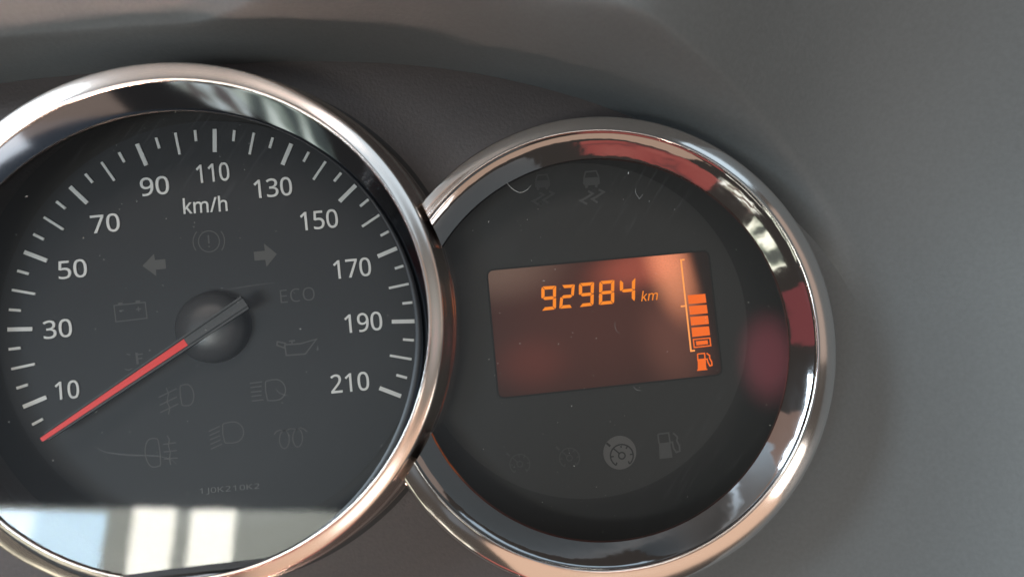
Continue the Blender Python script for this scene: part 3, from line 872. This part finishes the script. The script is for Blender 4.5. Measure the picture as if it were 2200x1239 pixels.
# black seal that holds the window, broad along the bottom and the right
bm = bmesh.new()
NSEAL = 300
seal = []
for i in range(NSEAL):
    t = 2 * math.pi * i / NSEAL
    ro = chord_r(t, (-2.2, -3.8, 49.05, 0, 1.0))
    wd = 0.25 + 1.75 * max(0.0, math.cos(t - math.radians(-52))) ** 0.7
    row = []
    for rr, dz in ((ro, 0.02), (ro - 0.05, 0.45), (ro - wd * 0.6, 0.50), (ro - wd, 0.03)):
        x, y = -2.2 + rr * math.cos(t), -3.8 + rr * math.sin(t)
        row.append(bm.verts.new((x, y, pane_z(PANE_L, x, y) + dz)))
    seal.append(row)
for i in range(NSEAL):
    A, B = seal[i], seal[(i + 1) % NSEAL]
    for k in range(3):
        bm.faces.new((A[k], B[k], B[k + 1], A[k + 1]))
bmesh.ops.recalc_face_normals(bm, faces=bm.faces)
obj('window_seal', bm, M['black_gloss'], speedo, smooth=True)

# ------------------------------------------------------------------ trip display gauge
gauge = thing('display_gauge', 'smaller round chrome-ringed gauge with orange odometer display reading 92984 km', 'gauge', (86, -15.5, 0))
GX, GY = 86.0, -15.5


def gchild(name, bm, m, smooth=False, parent=None):
    if parent is None:
        bmesh.ops.translate(bm, verts=bm.verts, vec=(-GX, -GY, 0))
        return obj(name, bm, m, gauge, smooth)
    bmesh.ops.translate(bm, verts=bm.verts, vec=(-GX, -GY, 0))
    return obj(name, bm, m, parent, smooth)


def clip_left(cx, cy, R, Rl):
    """radius towards t, stopped at the side of the speedometer ring"""
    def f(t):
        r = R
        dx, dy = math.cos(t), math.sin(t)
        ox, oy = cx + 1.5, cy + 0.3
        b = ox * dx + oy * dy
        c = ox * ox + oy * oy - Rl * Rl
        q = b * b - c
        if q > 0 and b < 0:
            hit = -b - math.sqrt(q)
            if hit > 0:
                r = min(r, hit)
        return r
    return f


def arc_limits(cx, cy, R, Rl):
    f = clip_left(cx, cy, R, Rl)
    a = [i * math.pi / 2000 for i in range(4000)]
    on = [t for t in a if f(t) > R - 1e-6]
    lo = max(t for t in on if t < math.pi)
    hi = min(t for t in on if t > math.pi)
    return hi - 2 * math.pi, lo


bm = bmesh.new()
polar_face(bm, 88.0, -16.0, clip_left(88.0, -16.0, 46.5, 56.0), -0.35)
gchild('dial_face', bm, M['face_rim'])
bm = bmesh.new()
polar_face(bm, 84.27, -11.07, clip_left(84.27, -11.07, 39.67, 56.3), -0.1)
gchild('display_mask', bm, M['mask'])

lo, hi = arc_limits(86.7, -16.4, 50.0, 57.6)
bm = bmesh.new()
loft(bm, [(87.6, -16.6, 54.0, -2.80), (87.6, -16.6, 52.0, -2.88)], None, n=200, passes=0, limits=lambda lv: arc_limits(lv[0], lv[1], lv[2], 57.2))  # the gap's shade again, as a flat black strip
gchild('gap_shadow', bm, M['rim_and_gap_shade'])
bm = bmesh.new()
rows = loft(bm, [(88.0, -16.6, 52.6, -3.2), (87.6, -16.6, 52.9, 4), (86.9, -16.5, 53.0, 9.0), (86.7, -16.4, 52.8, 11.4), (86.5, -16.2, 52.4, 13.0), (86.4, -15.95, 51.9, 13.7), (86.35, -15.9, 51.4, 13.95),
          (86.1, -15.6, 49.8, 14.55), (85.9, -15.3, 48.2, 15.0), (85.88, -15.25, 48.0, 15.12), (85.85, -15.2, 47.8, 15.1), (85.8, -15.2, 47.6, 14.7)], None, lo, hi, n=360, passes=2, limits=lambda lv: arc_limits(lv[0], lv[1], lv[2], 56.75 - 0.11 * max(0.0, lv[3])))
end_caps(bm, rows)
gchild('bezel_ring', bm, M['chrome'], True)
lo, hi = arc_limits(86.7, -16.0, 46.0, 57.2)
bm = bmesh.new()
rows = loft(bm, [(85.82, -15.2, 47.62, 14.8), (85.85, -15.25, 47.35, 14.5), (85.95, -15.3, 46.9, 14.2), (86.1, -15.4, 45.9, 13.4), (86.25, -15.45, 44.3, 11.9), (86.35, -15.5, 43.1, 10.75), (86.4, -15.5, 42.5, 10.15)], None, lo, hi, n=360, passes=2, limits=lambda lv: arc_limits(lv[0], lv[1], lv[2], 56.75 - 0.11 * max(0.0, lv[3])))
end_caps(bm, rows)
bmesh.ops.reverse_faces(bm, faces=bm.faces)
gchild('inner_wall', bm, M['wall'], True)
bm = bmesh.new()
polar_face(bm, 86.4, -15.5, clip_left(86.4, -15.5, 42.62, 55.0), ZL_RIGHT)
gchild('clear_window', bm, M['lens_right'])

# the display: a rounded slab, its backlight and painted light patches in emission
ZS = 0.25
cr = [at(1046, 580.5, ZS), at(1522, 538.0, ZS), at(1552, 804.0, ZS), at(1071, 855.5, ZS)]
sc_c = sum((c for c in cr), Vector()) / 4
outl = []
for i in range(4):
    p, a, b = cr[i], cr[i - 1], cr[(i + 1) % 4]
    r = 1.7
    pa, pb = p + (a - p).normalized() * r, p + (b - p).normalized() * r
    for k in range(7):
        t = k / 6
        q = pa * (1 - t) ** 2 + p * 2 * t * (1 - t) + pb * t * t
        outl.append((q.x, q.y))
scr_m = mat('backlit_display', (0.020, 0.012, 0.010), 0.42, 0, 0.3)
nt = scr_m.node_tree
b = nt.nodes['Principled BSDF']
geo = nt.nodes.new('ShaderNodeTexCoord')


def blob(px, py, rx, ry, rot, col, strength):
    """one patch of display glow: a soft ellipse in display coordinates"""
    c = at(px, py, ZS)
    mp = nt.nodes.new('ShaderNodeMapping')
    mp.vector_type = 'TEXTURE'
    mp.inputs['Location'].default_value = ((c.x - GX) * MM, (c.y - GY) * MM, ZS * MM)
    mp.inputs['Rotation'].default_value = (0, 0, math.radians(rot))
    mp.inputs['Scale'].default_value = (rx * MM, ry * MM, 1)
    nt.links.new(geo.outputs['Object'], mp.inputs['Vector'])
    ln = nt.nodes.new('ShaderNodeVectorMath')
    ln.operation = 'LENGTH'
    nt.links.new(mp.outputs['Vector'], ln.inputs[0])
    r = nt.nodes.new('ShaderNodeMapRange')
    r.interpolation_type = 'SMOOTHERSTEP'
    r.inputs['From Min'].default_value = 0.0
    r.inputs['From Max'].default_value = 1.0
    r.inputs['To Min'].default_value = strength
    r.inputs['To Max'].default_value = 0.0
    nt.links.new(ln.outputs['Value'], r.inputs['Value'])
    v = nt.nodes.new('ShaderNodeVectorMath')
    v.operation = 'SCALE'
    v.inputs[0].default_value = col
    nt.links.new(r.outputs['Result'], v.inputs['Scale'])
    return v.outputs['Vector']


acc = None
for args in ((1270, 680, 56, 40, 0, (0.058, 0.014, 0.009), 1.0),          # even glow
             (1070, 570, 24, 13, 0, (0.11, 0.075, 0.055), 1.0),           # pale corner, a light patch painted as emission
             (1440, 572, 8.6, 20, 12, (0.72, 0.25, 0.12), 1.0),           # backlight bleed and sunlight patch painted as emission, upper right
             (1370, 575, 18, 8, 5, (0.27, 0.05, 0.028), 1.0),  # left spread of the painted sunlight patch
             (1450, 740, 12, 20, 10, (0.12, 0.045, 0.03), 0.6),
             (1140, 780, 14, 10, 0, (0.07, 0.012, 0.008), 0.6)):
    o = blob(*args)
    if acc is None:
        acc = o
    else:
        ad = nt.nodes.new('ShaderNodeVectorMath')
        ad.operation = 'ADD'
        nt.links.new(acc, ad.inputs[0])
        nt.links.new(o, ad.inputs[1])
        acc = ad.outputs['Vector']
nz = nt.nodes.new('ShaderNodeTexNoise')
nz.inputs['Scale'].default_value = 4500
nz.inputs['Detail'].default_value = 2
nt.links.new(geo.outputs['Object'], nz.inputs['Vector'])
r = nt.nodes.new('ShaderNodeMapRange')
r.inputs['From Min'].default_value = 0.25
r.inputs['From Max'].default_value = 0.75
r.inputs['To Min'].default_value = 0.80
r.inputs['To Max'].default_value = 1.20
nt.links.new(nz.outputs['Fac'], r.inputs['Value'])
v = nt.nodes.new('ShaderNodeVectorMath')
v.operation = 'SCALE'
nt.links.new(acc, v.inputs[0])
nt.links.new(r.outputs['Result'], v.inputs['Scale'])
p0, p1 = at(1484, 541, ZS), at(1540, 740, ZS)  # slanting edge of the bezel's shadow, painted by dimming the emission
ex = Vector((p1.y - p0.y, -(p1.x - p0.x), 0)).normalized()
if ex.x > 0:
    ex = -ex                                   # points into the lit side
dt = nt.nodes.new('ShaderNodeVectorMath')
dt.operation = 'DOT_PRODUCT'
dt.inputs[1].default_value = ex
nt.links.new(geo.outputs['Object'], dt.inputs[0])
off = ((p0.x - GX) * ex.x + (p0.y - GY) * ex.y) * MM
mr = nt.nodes.new('ShaderNodeMapRange')
mr.interpolation_type = 'SMOOTHSTEP'
mr.inputs['From Min'].default_value = off - 1.3 * MM
mr.inputs['From Max'].default_value = off + 1.6 * MM
mr.inputs['To Min'].default_value = 0.16
nt.links.new(dt.outputs['Value'], mr.inputs['Value'])
v2 = nt.nodes.new('ShaderNodeVectorMath')
v2.operation = 'SCALE'
nt.links.new(v.outputs['Vector'], v2.inputs[0])
nt.links.new(mr.outputs['Result'], v2.inputs['Scale'])
v = v2
nt.links.new(v.outputs['Vector'], b.inputs['Emission Color'])
b.inputs['Emission Strength'].default_value = 1.0
bm = bmesh.new()
prism(bm, outl, -0.08, ZS)
screen = gchild('display_screen', bm, scr_m)
bm = bmesh.new()
ribbon(bm, outl + [outl[0]], 0.34, -0.08, ZS + 0.10)
gchild('screen_rim', bm, M['rim_and_gap_shade'])


def seg_digit(quad, segs):
    """one seven-segment digit; quad = photo corners tl, tr, br, bl"""
    tl, tr, br, bl = [at(x, y, ZS) for x, y in quad]

    def P(u, v):
        a = tl.lerp(tr, u)
        c = bl.lerp(br, u)
        q = a.lerp(c, v)
        return (q.x, q.y)
    wu, wv, g = 0.235, 0.135, 0.018
    S = {
        'a': [(0.07 + g, 0), (1 - 0.04 - g, 0), (1 - wu - g * .4, wv), (wu + g * .4, wv)],
        'd': [(wu + g * .4, 1 - wv), (1 - wu - g * .4, 1 - wv), (1 - 0.07 - g, 1), (0.04 + g, 1)],
        'f': [(0, 0.10), (0.05, 0.018), (wu - g, wv + g * .3), (wu - g, .5 - wv * .5 - g * .2), (0.06, .5 - g * .5), (0, .46)],
        'b': [(1, 0.03), (1 - 0.01, .46), (1 - 0.06, .5 - g * .5), (1 - wu + g, .5 - wv * .5 - g * .2), (1 - wu + g, wv + g * .3), (1 - 0.03, 0.005)],
        'e': [(0.06, .5 + g * .5), (wu - g, .5 + wv * .5 + g * .2), (wu - g, 1 - wv - g * .3), (0.02, 1 - 0.01), (0, .97), (0, .54)],
        'c': [(1 - 0.06, .5 + g * .5), (1, .54), (1, .90), (1 - 0.05, 1 - 0.018), (1 - wu + g, 1 - wv - g * .3), (1 - wu + g, .5 + wv * .5 + g * .2)],
        'g': [(0.09 + g, .5), (wu + g * .4, .5 - wv * .5), (1 - wu - g * .4, .5 - wv * .5), (1 - 0.09 - g, .5), (1 - wu - g * .4, .5 + wv * .5), (wu + g * .4, .5 + wv * .5)],
    }
    bm = bmesh.new()
    for s in segs:
        prism(bm, [P(u, v) for u, v in S[s]], ZS + 0.02, ZS + 0.06)
    return bm


for ch, quad, segs in (('9', [(1163, 615.5), (1195, 613.5), (1194.5, 664), (1163, 667.5)], 'abfgcd'),
                       ('2', [(1205.5, 612.5), (1235, 610.5), (1231, 660.5), (1201.5, 663)], 'abged'),
                       ('9', [(1243.5, 608.5), (1276.5, 605.5), (1275, 656), (1244, 659.5)], 'abfgcd'),
                       ('8', [(1287.5, 604), (1320, 601), (1319.5, 652), (1286.5, 655)], 'abcdefg'),
                       ('4', [(1331.5, 601), (1365, 597), (1364, 647), (1332, 650)], 'fgbc')):
    o = gchild('digit', seg_digit(quad, segs), M['digit'], parent=screen)
    o['label'] = 'orange segment digit ' + ch


def on_screen(o):
    """hang a piece built in world millimetres on the display"""
    for v in o.data.vertices:
        v.co.x -= GX * MM
        v.co.y -= GY * MM
    return o


on_screen(text_mesh('unit_mark', 'km', M['digit'], screen, 1395, 634.5, ZS + 0.02, 37, 21, 5.5, thick=0.04, weight=0.005, slant=0.26))
# fuel scale: bracket line, bars, reserve box, pump
on_screen(strokes('fuel_bracket', [[(1470.5, 557.5), (1463, 558.5), (1484.5, 753.5), (1493, 752.5)], [(1462.5, 658), (1474, 656.7)]], 3.4, M['bracket'], screen, ZS + 0.02, 0.04))
for q in ([(1477.5, 634), (1515, 631), (1517.5, 650), (1479.5, 653)], [(1480, 657.5), (1518, 654.5), (1520.5, 672.5), (1482.3, 676)],
          [(1482.8, 680.5), (1520.7, 677.5), (1523, 695.5), (1485, 699)], [(1485.5, 703.5), (1523, 700.5), (1525.5, 719.5), (1487.5, 723.5)]):
    on_screen(strokes('fuel_bar', [], 1, M['bar'], screen, ZS + 0.02, 0.04, solids=[q]))
on_screen(strokes('reserve_box', [[(1489.5, 729), (1525, 725.5), (1527, 742), (1491.5, 746), (1489.5, 729)]], 2.6, M['bar'], screen, ZS + 0.02, 0.04,
                  solids=[[(1495, 732.8), (1520, 730.2), (1521.3, 738.7), (1496.3, 741.5)]]))
on_screen(strokes('fuel_pump_symbol', [([(1498.5, 760), (1513.5, 758.5), (1515.5, 779)], 2.6), ([(1498.5, 760), (1499.5, 775)], 2.6),
                                       ([(1515, 771), (1519, 771), (1521, 778), (1525, 785.5), (1529.5, 784), (1529, 777), (1524.5, 769), (1524.5, 763), (1518, 758.5)], 2.8)],
                  2.6, M['bar'], screen, ZS + 0.02, 0.04,
                  solids=[[(1499, 771), (1515.5, 769.2), (1517.8, 794), (1499.3, 796)], [(1497.5, 793.5), (1519.5, 791.3), (1519.8, 793.9), (1497.8, 796.2)]]))


def on_gauge(o):
    return on_screen(o)


def skid_car(dx, dy, k):
    """outline of the skidding-car lamp, photo pixels about its own centre"""
    f = lambda pts: [(dx + x * k, dy + y * k) for x, y in pts]
    return (f([(-14, -24), (-10, -33), (11, -35), (16, -26), (16.5, -14), (12, -22.5), (9, -30), (-8, -28.5), (-11, -20)][:5] + [(16.5, -22), (-15.5, -20)]),
            f([(-15.5, -20), (16.5, -22), (17.5, -9), (13, -6), (12.5, -1), (8, -1.5), (7.5, -6), (-6, -5), (-7, 0), (-11.5, 0.5), (-12.5, -5), (-16, -8)]))


for cx, cy, k, m in ((1165, 408, 0.97, 'faint_low'), (1270, 404, 1.08, 'faint')):
    f = lambda pts: [(cx + x * k, cy + y * k) for x, y in pts]
    on_gauge(strokes('skid_symbol', [(f([(-14.5, -20), (-11, -32), (10, -34), (15, -22)]), 3.2),
                                     (f([(-6, 6), (3, 11), (-14, 22), (-21, 25), (-8, 32)]), 4.6),
                                     (f([(15, 3), (25, 8), (8, 19), (2, 22), (13, 29)]), 4.6)], 3, M[m], gauge, 0.0, 0.03,
                     solids=[f([(-15.5, -20), (16.5, -22), (17.5, -9), (13, -6), (12.5, -1), (8, -1.5), (7.5, -6), (-6, -5), (-7, 0), (-11.5, 0.5), (-12.5, -5), (-16, -8)])]))
on_gauge(text_mesh('off_mark', 'OFF', M['faint_low'], gauge, 1168.5, 437, 0.0, 22, 11, 5, thick=0.03, weight=-0.02, gap=40))

# cruise lamps along the bottom: one pale disc, two nearly invisible outlines, and the low fuel lamp
bm = bmesh.new()
c = at(1331.5, 971.5, 0.0)
disc(bm, c.x, c.y, 3.95, 0.0, 0.03)
cru = gchild('cruise_lamp', bm, M['disc'])


def dial_lines(cx, cy, k, rot=0):
    L = [arc_px(cx, cy, 24.5 * k, 24 * k, 240, -48, 30)]
    for a in (60, 8, 240, 186, -48, 95):
        t = math.radians(a)
        if a in (240, -48):
            t2 = t + (0.42 if a == -48 else -0.42)
            p0 = (cx + 24.5 * k * math.cos(t), cy - 24 * k * math.sin(t))
            L.append([p0, (cx + 18.5 * k * math.cos(t + (0.12 if a == -48 else -0.1)), cy - 18 * k * math.sin(t + (0.12 if a == -48 else -0.1)))])
        else:
            L.append([(cx + 24.5 * k * math.cos(t), cy - 24 * k * math.sin(t)), (cx + 17.5 * k * math.cos(t), cy - 17 * k * math.sin(t))])
    t = math.radians(140)
    L.append([(cx + 6.5 * k * math.cos(t), cy - 6.5 * k * math.sin(t)), (cx + 25 * k * math.cos(t), cy - 25 * k * math.sin(t))])
    L.append(arc_px(cx, cy, 7 * k, 7 * k, 0, 360, 20))
    L.append(([(cx - 33 * k, cy - 27 * k), (cx - 25 * k, cy - 20 * k)], 4.5 * k))
    return L


on_screen(strokes('cruise_symbol', dial_lines(1336, 978, 1.0), 2.9, M['disc_line'], cru, 0.03, 0.02))
on_gauge(strokes('limiter_symbol', dial_lines(1223.5, 983, 0.88), 2.2, M['faint_low'], gauge, 0.0, 0.03))
on_gauge(strokes('distance_symbol', dial_lines(1117, 996, 0.88), 2.2, M['faint_low'], gauge, 0.0, 0.03))
on_gauge(strokes('low_fuel_symbol', [([(1413.5, 932), (1436.5, 929), (1440, 953)], 3.2), ([(1413.5, 932), (1416, 952)], 3.2),
                                     ([(1439.5, 949.5), (1444.5, 949), (1447, 962), (1453, 971), (1460.5, 968), (1459.5, 957), (1454, 946), (1455.5, 938), (1446, 929.5)], 3.6)],
                 3, M['faint'], gauge, 0.0, 0.03, solids=[[(1415.5, 951.5), (1439.5, 948.5), (1445, 982), (1417, 985)]]))

# ------------------------------------------------------------------ lint, scratches and dust on the windows


def fibre(name, label, pts, pane, r, m, n=6):
    P = [on_pane(x, y, pane) for x, y in pts]
    r *= 0.55
    C = catmull([Vector((p.x, p.y)) for p in P], 8)
    r *= 0.66
    bm = bmesh.new()
    rows = []
    N = len(C)
    for i, p in enumerate(C):
        t = (C[min(i + 1, N - 1)] - C[max(i - 1, 0)]).normalized()
        nn = Vector((-t.y, t.x, 0))
        rr = r * (0.35 + 0.65 * math.sin(math.pi * (i + 0.7) / (N + 0.4)))
        z = pane_z(pane, p.x, p.y) + 0.02
        rows.append([bm.verts.new(Vector((p.x, p.y, z + rr)) + nn * rr * math.cos(2 * math.pi * k / n) + Vector((0, 0, rr * math.sin(2 * math.pi * k / n)))) for k in range(n)])
    for A, B in zip(rows[:-1], rows[1:]):
        for k in range(n):
            bm.faces.new((A[k], A[(k + 1) % n], B[(k + 1) % n], B[k]))
    bmesh.ops.recalc_face_normals(bm, faces=bm.faces)
    o = obj(name, bm, m, None, True)
    o['label'] = label
    o['category'] = 'lint'
    o['group'] = 'lint fibres and scratches on the dial windows'
    return o


fibre('fibre_or_scratch', 'curled pale lint fibre on the display gauge window beside its chrome ring', [(1081, 388), (1087, 390), (1094, 399), (1104, 408), (1115, 413.5), (1124, 412.5), (1133, 407), (1141, 398)], PANE_R, 0.085, M['fibre'])
fibre('fibre_or_scratch', 'small hooked V shaped lint fibre right of the skidding car symbols', [(1366, 405), (1365.5, 414), (1373, 426), (1374, 426.5), (1382, 416.5)], PANE_R, 0.10, M['fibre_or_scratch_dim'])
fibre('fibre_or_scratch', 'long pale wavy scratch on the speedometer window over the rear fog lamp symbol', [(207, 958), (215, 966), (235, 972), (280, 977), (310, 977.5), (345, 980), (368, 987), (381, 998)], PANE_L, 0.065, M['fibre_or_scratch_dim'])  # a scratch in the window, built like a fibre
fibre('fibre_or_scratch', 'fine short curved fibre lying on the orange display', [(1322, 690), (1321, 700), (1325, 711), (1332, 717)], PANE_R, 0.06, M['fibre_or_scratch_dim'])
fibre('fibre_or_scratch', 'bent fleck of lint just below the orange display', [(1361, 830), (1366, 836), (1373, 838), (1378, 838)], PANE_R, 0.08, M['fibre_or_scratch_dim'])
fibre('fibre_or_scratch', 'short curved fibre at the edge of the main beam symbol', [(592, 834), (600, 843), (612, 848), (624, 849)], PANE_L, 0.07, M['fibre_or_scratch_dim'])
fibre('fibre_or_scratch', 'thin straight scratch above the needle tail and hub', [(470, 625), (510, 618), (550, 612), (590, 607)], PANE_L, 0.03, M['fibre_or_scratch_dim'])  # also a window scratch, drawn with the fibre mesh

random.seed(11)
bm = bmesh.new()
for cx, cy, R, z, n in ((-2, -2, 47, PANE_L, 300), (88, -15.5, 41, PANE_R, 260)):
    k = 0
    while k < n:
        x, y = random.uniform(-R, R), random.uniform(-R, R)
        if x * x + y * y > R * R:
            continue
        if z == PANE_R and math.hypot(cx + x, cy + y) < 60:
            continue
        k += 1
        s = 0.025 + 0.09 * random.random() ** 6
        e = s * (1 + 2.2 * random.random() ** 4)
        a = random.uniform(0, math.pi)
        u, w = Vector((math.cos(a), math.sin(a), 0)) * e, Vector((-math.sin(a), math.cos(a), 0)) * s * 0.7
        c = Vector((cx + x, cy + y, pane_z(z, cx + x, cy + y) + 0.02))
        top = bm.verts.new(c + Vector((0, 0, s * 0.7)))
        ring = [bm.verts.new(c + q) for q in (u, w, -u, -w)]
        for i in range(4):
            bm.faces.new((ring[i], ring[(i + 1) % 4], top))
o = obj('dust', bm, M['fibre'])
o['label'] = 'fine pale dust specks scattered over both dial windows'
o['category'] = 'dust'
o['kind'] = 'stuff'
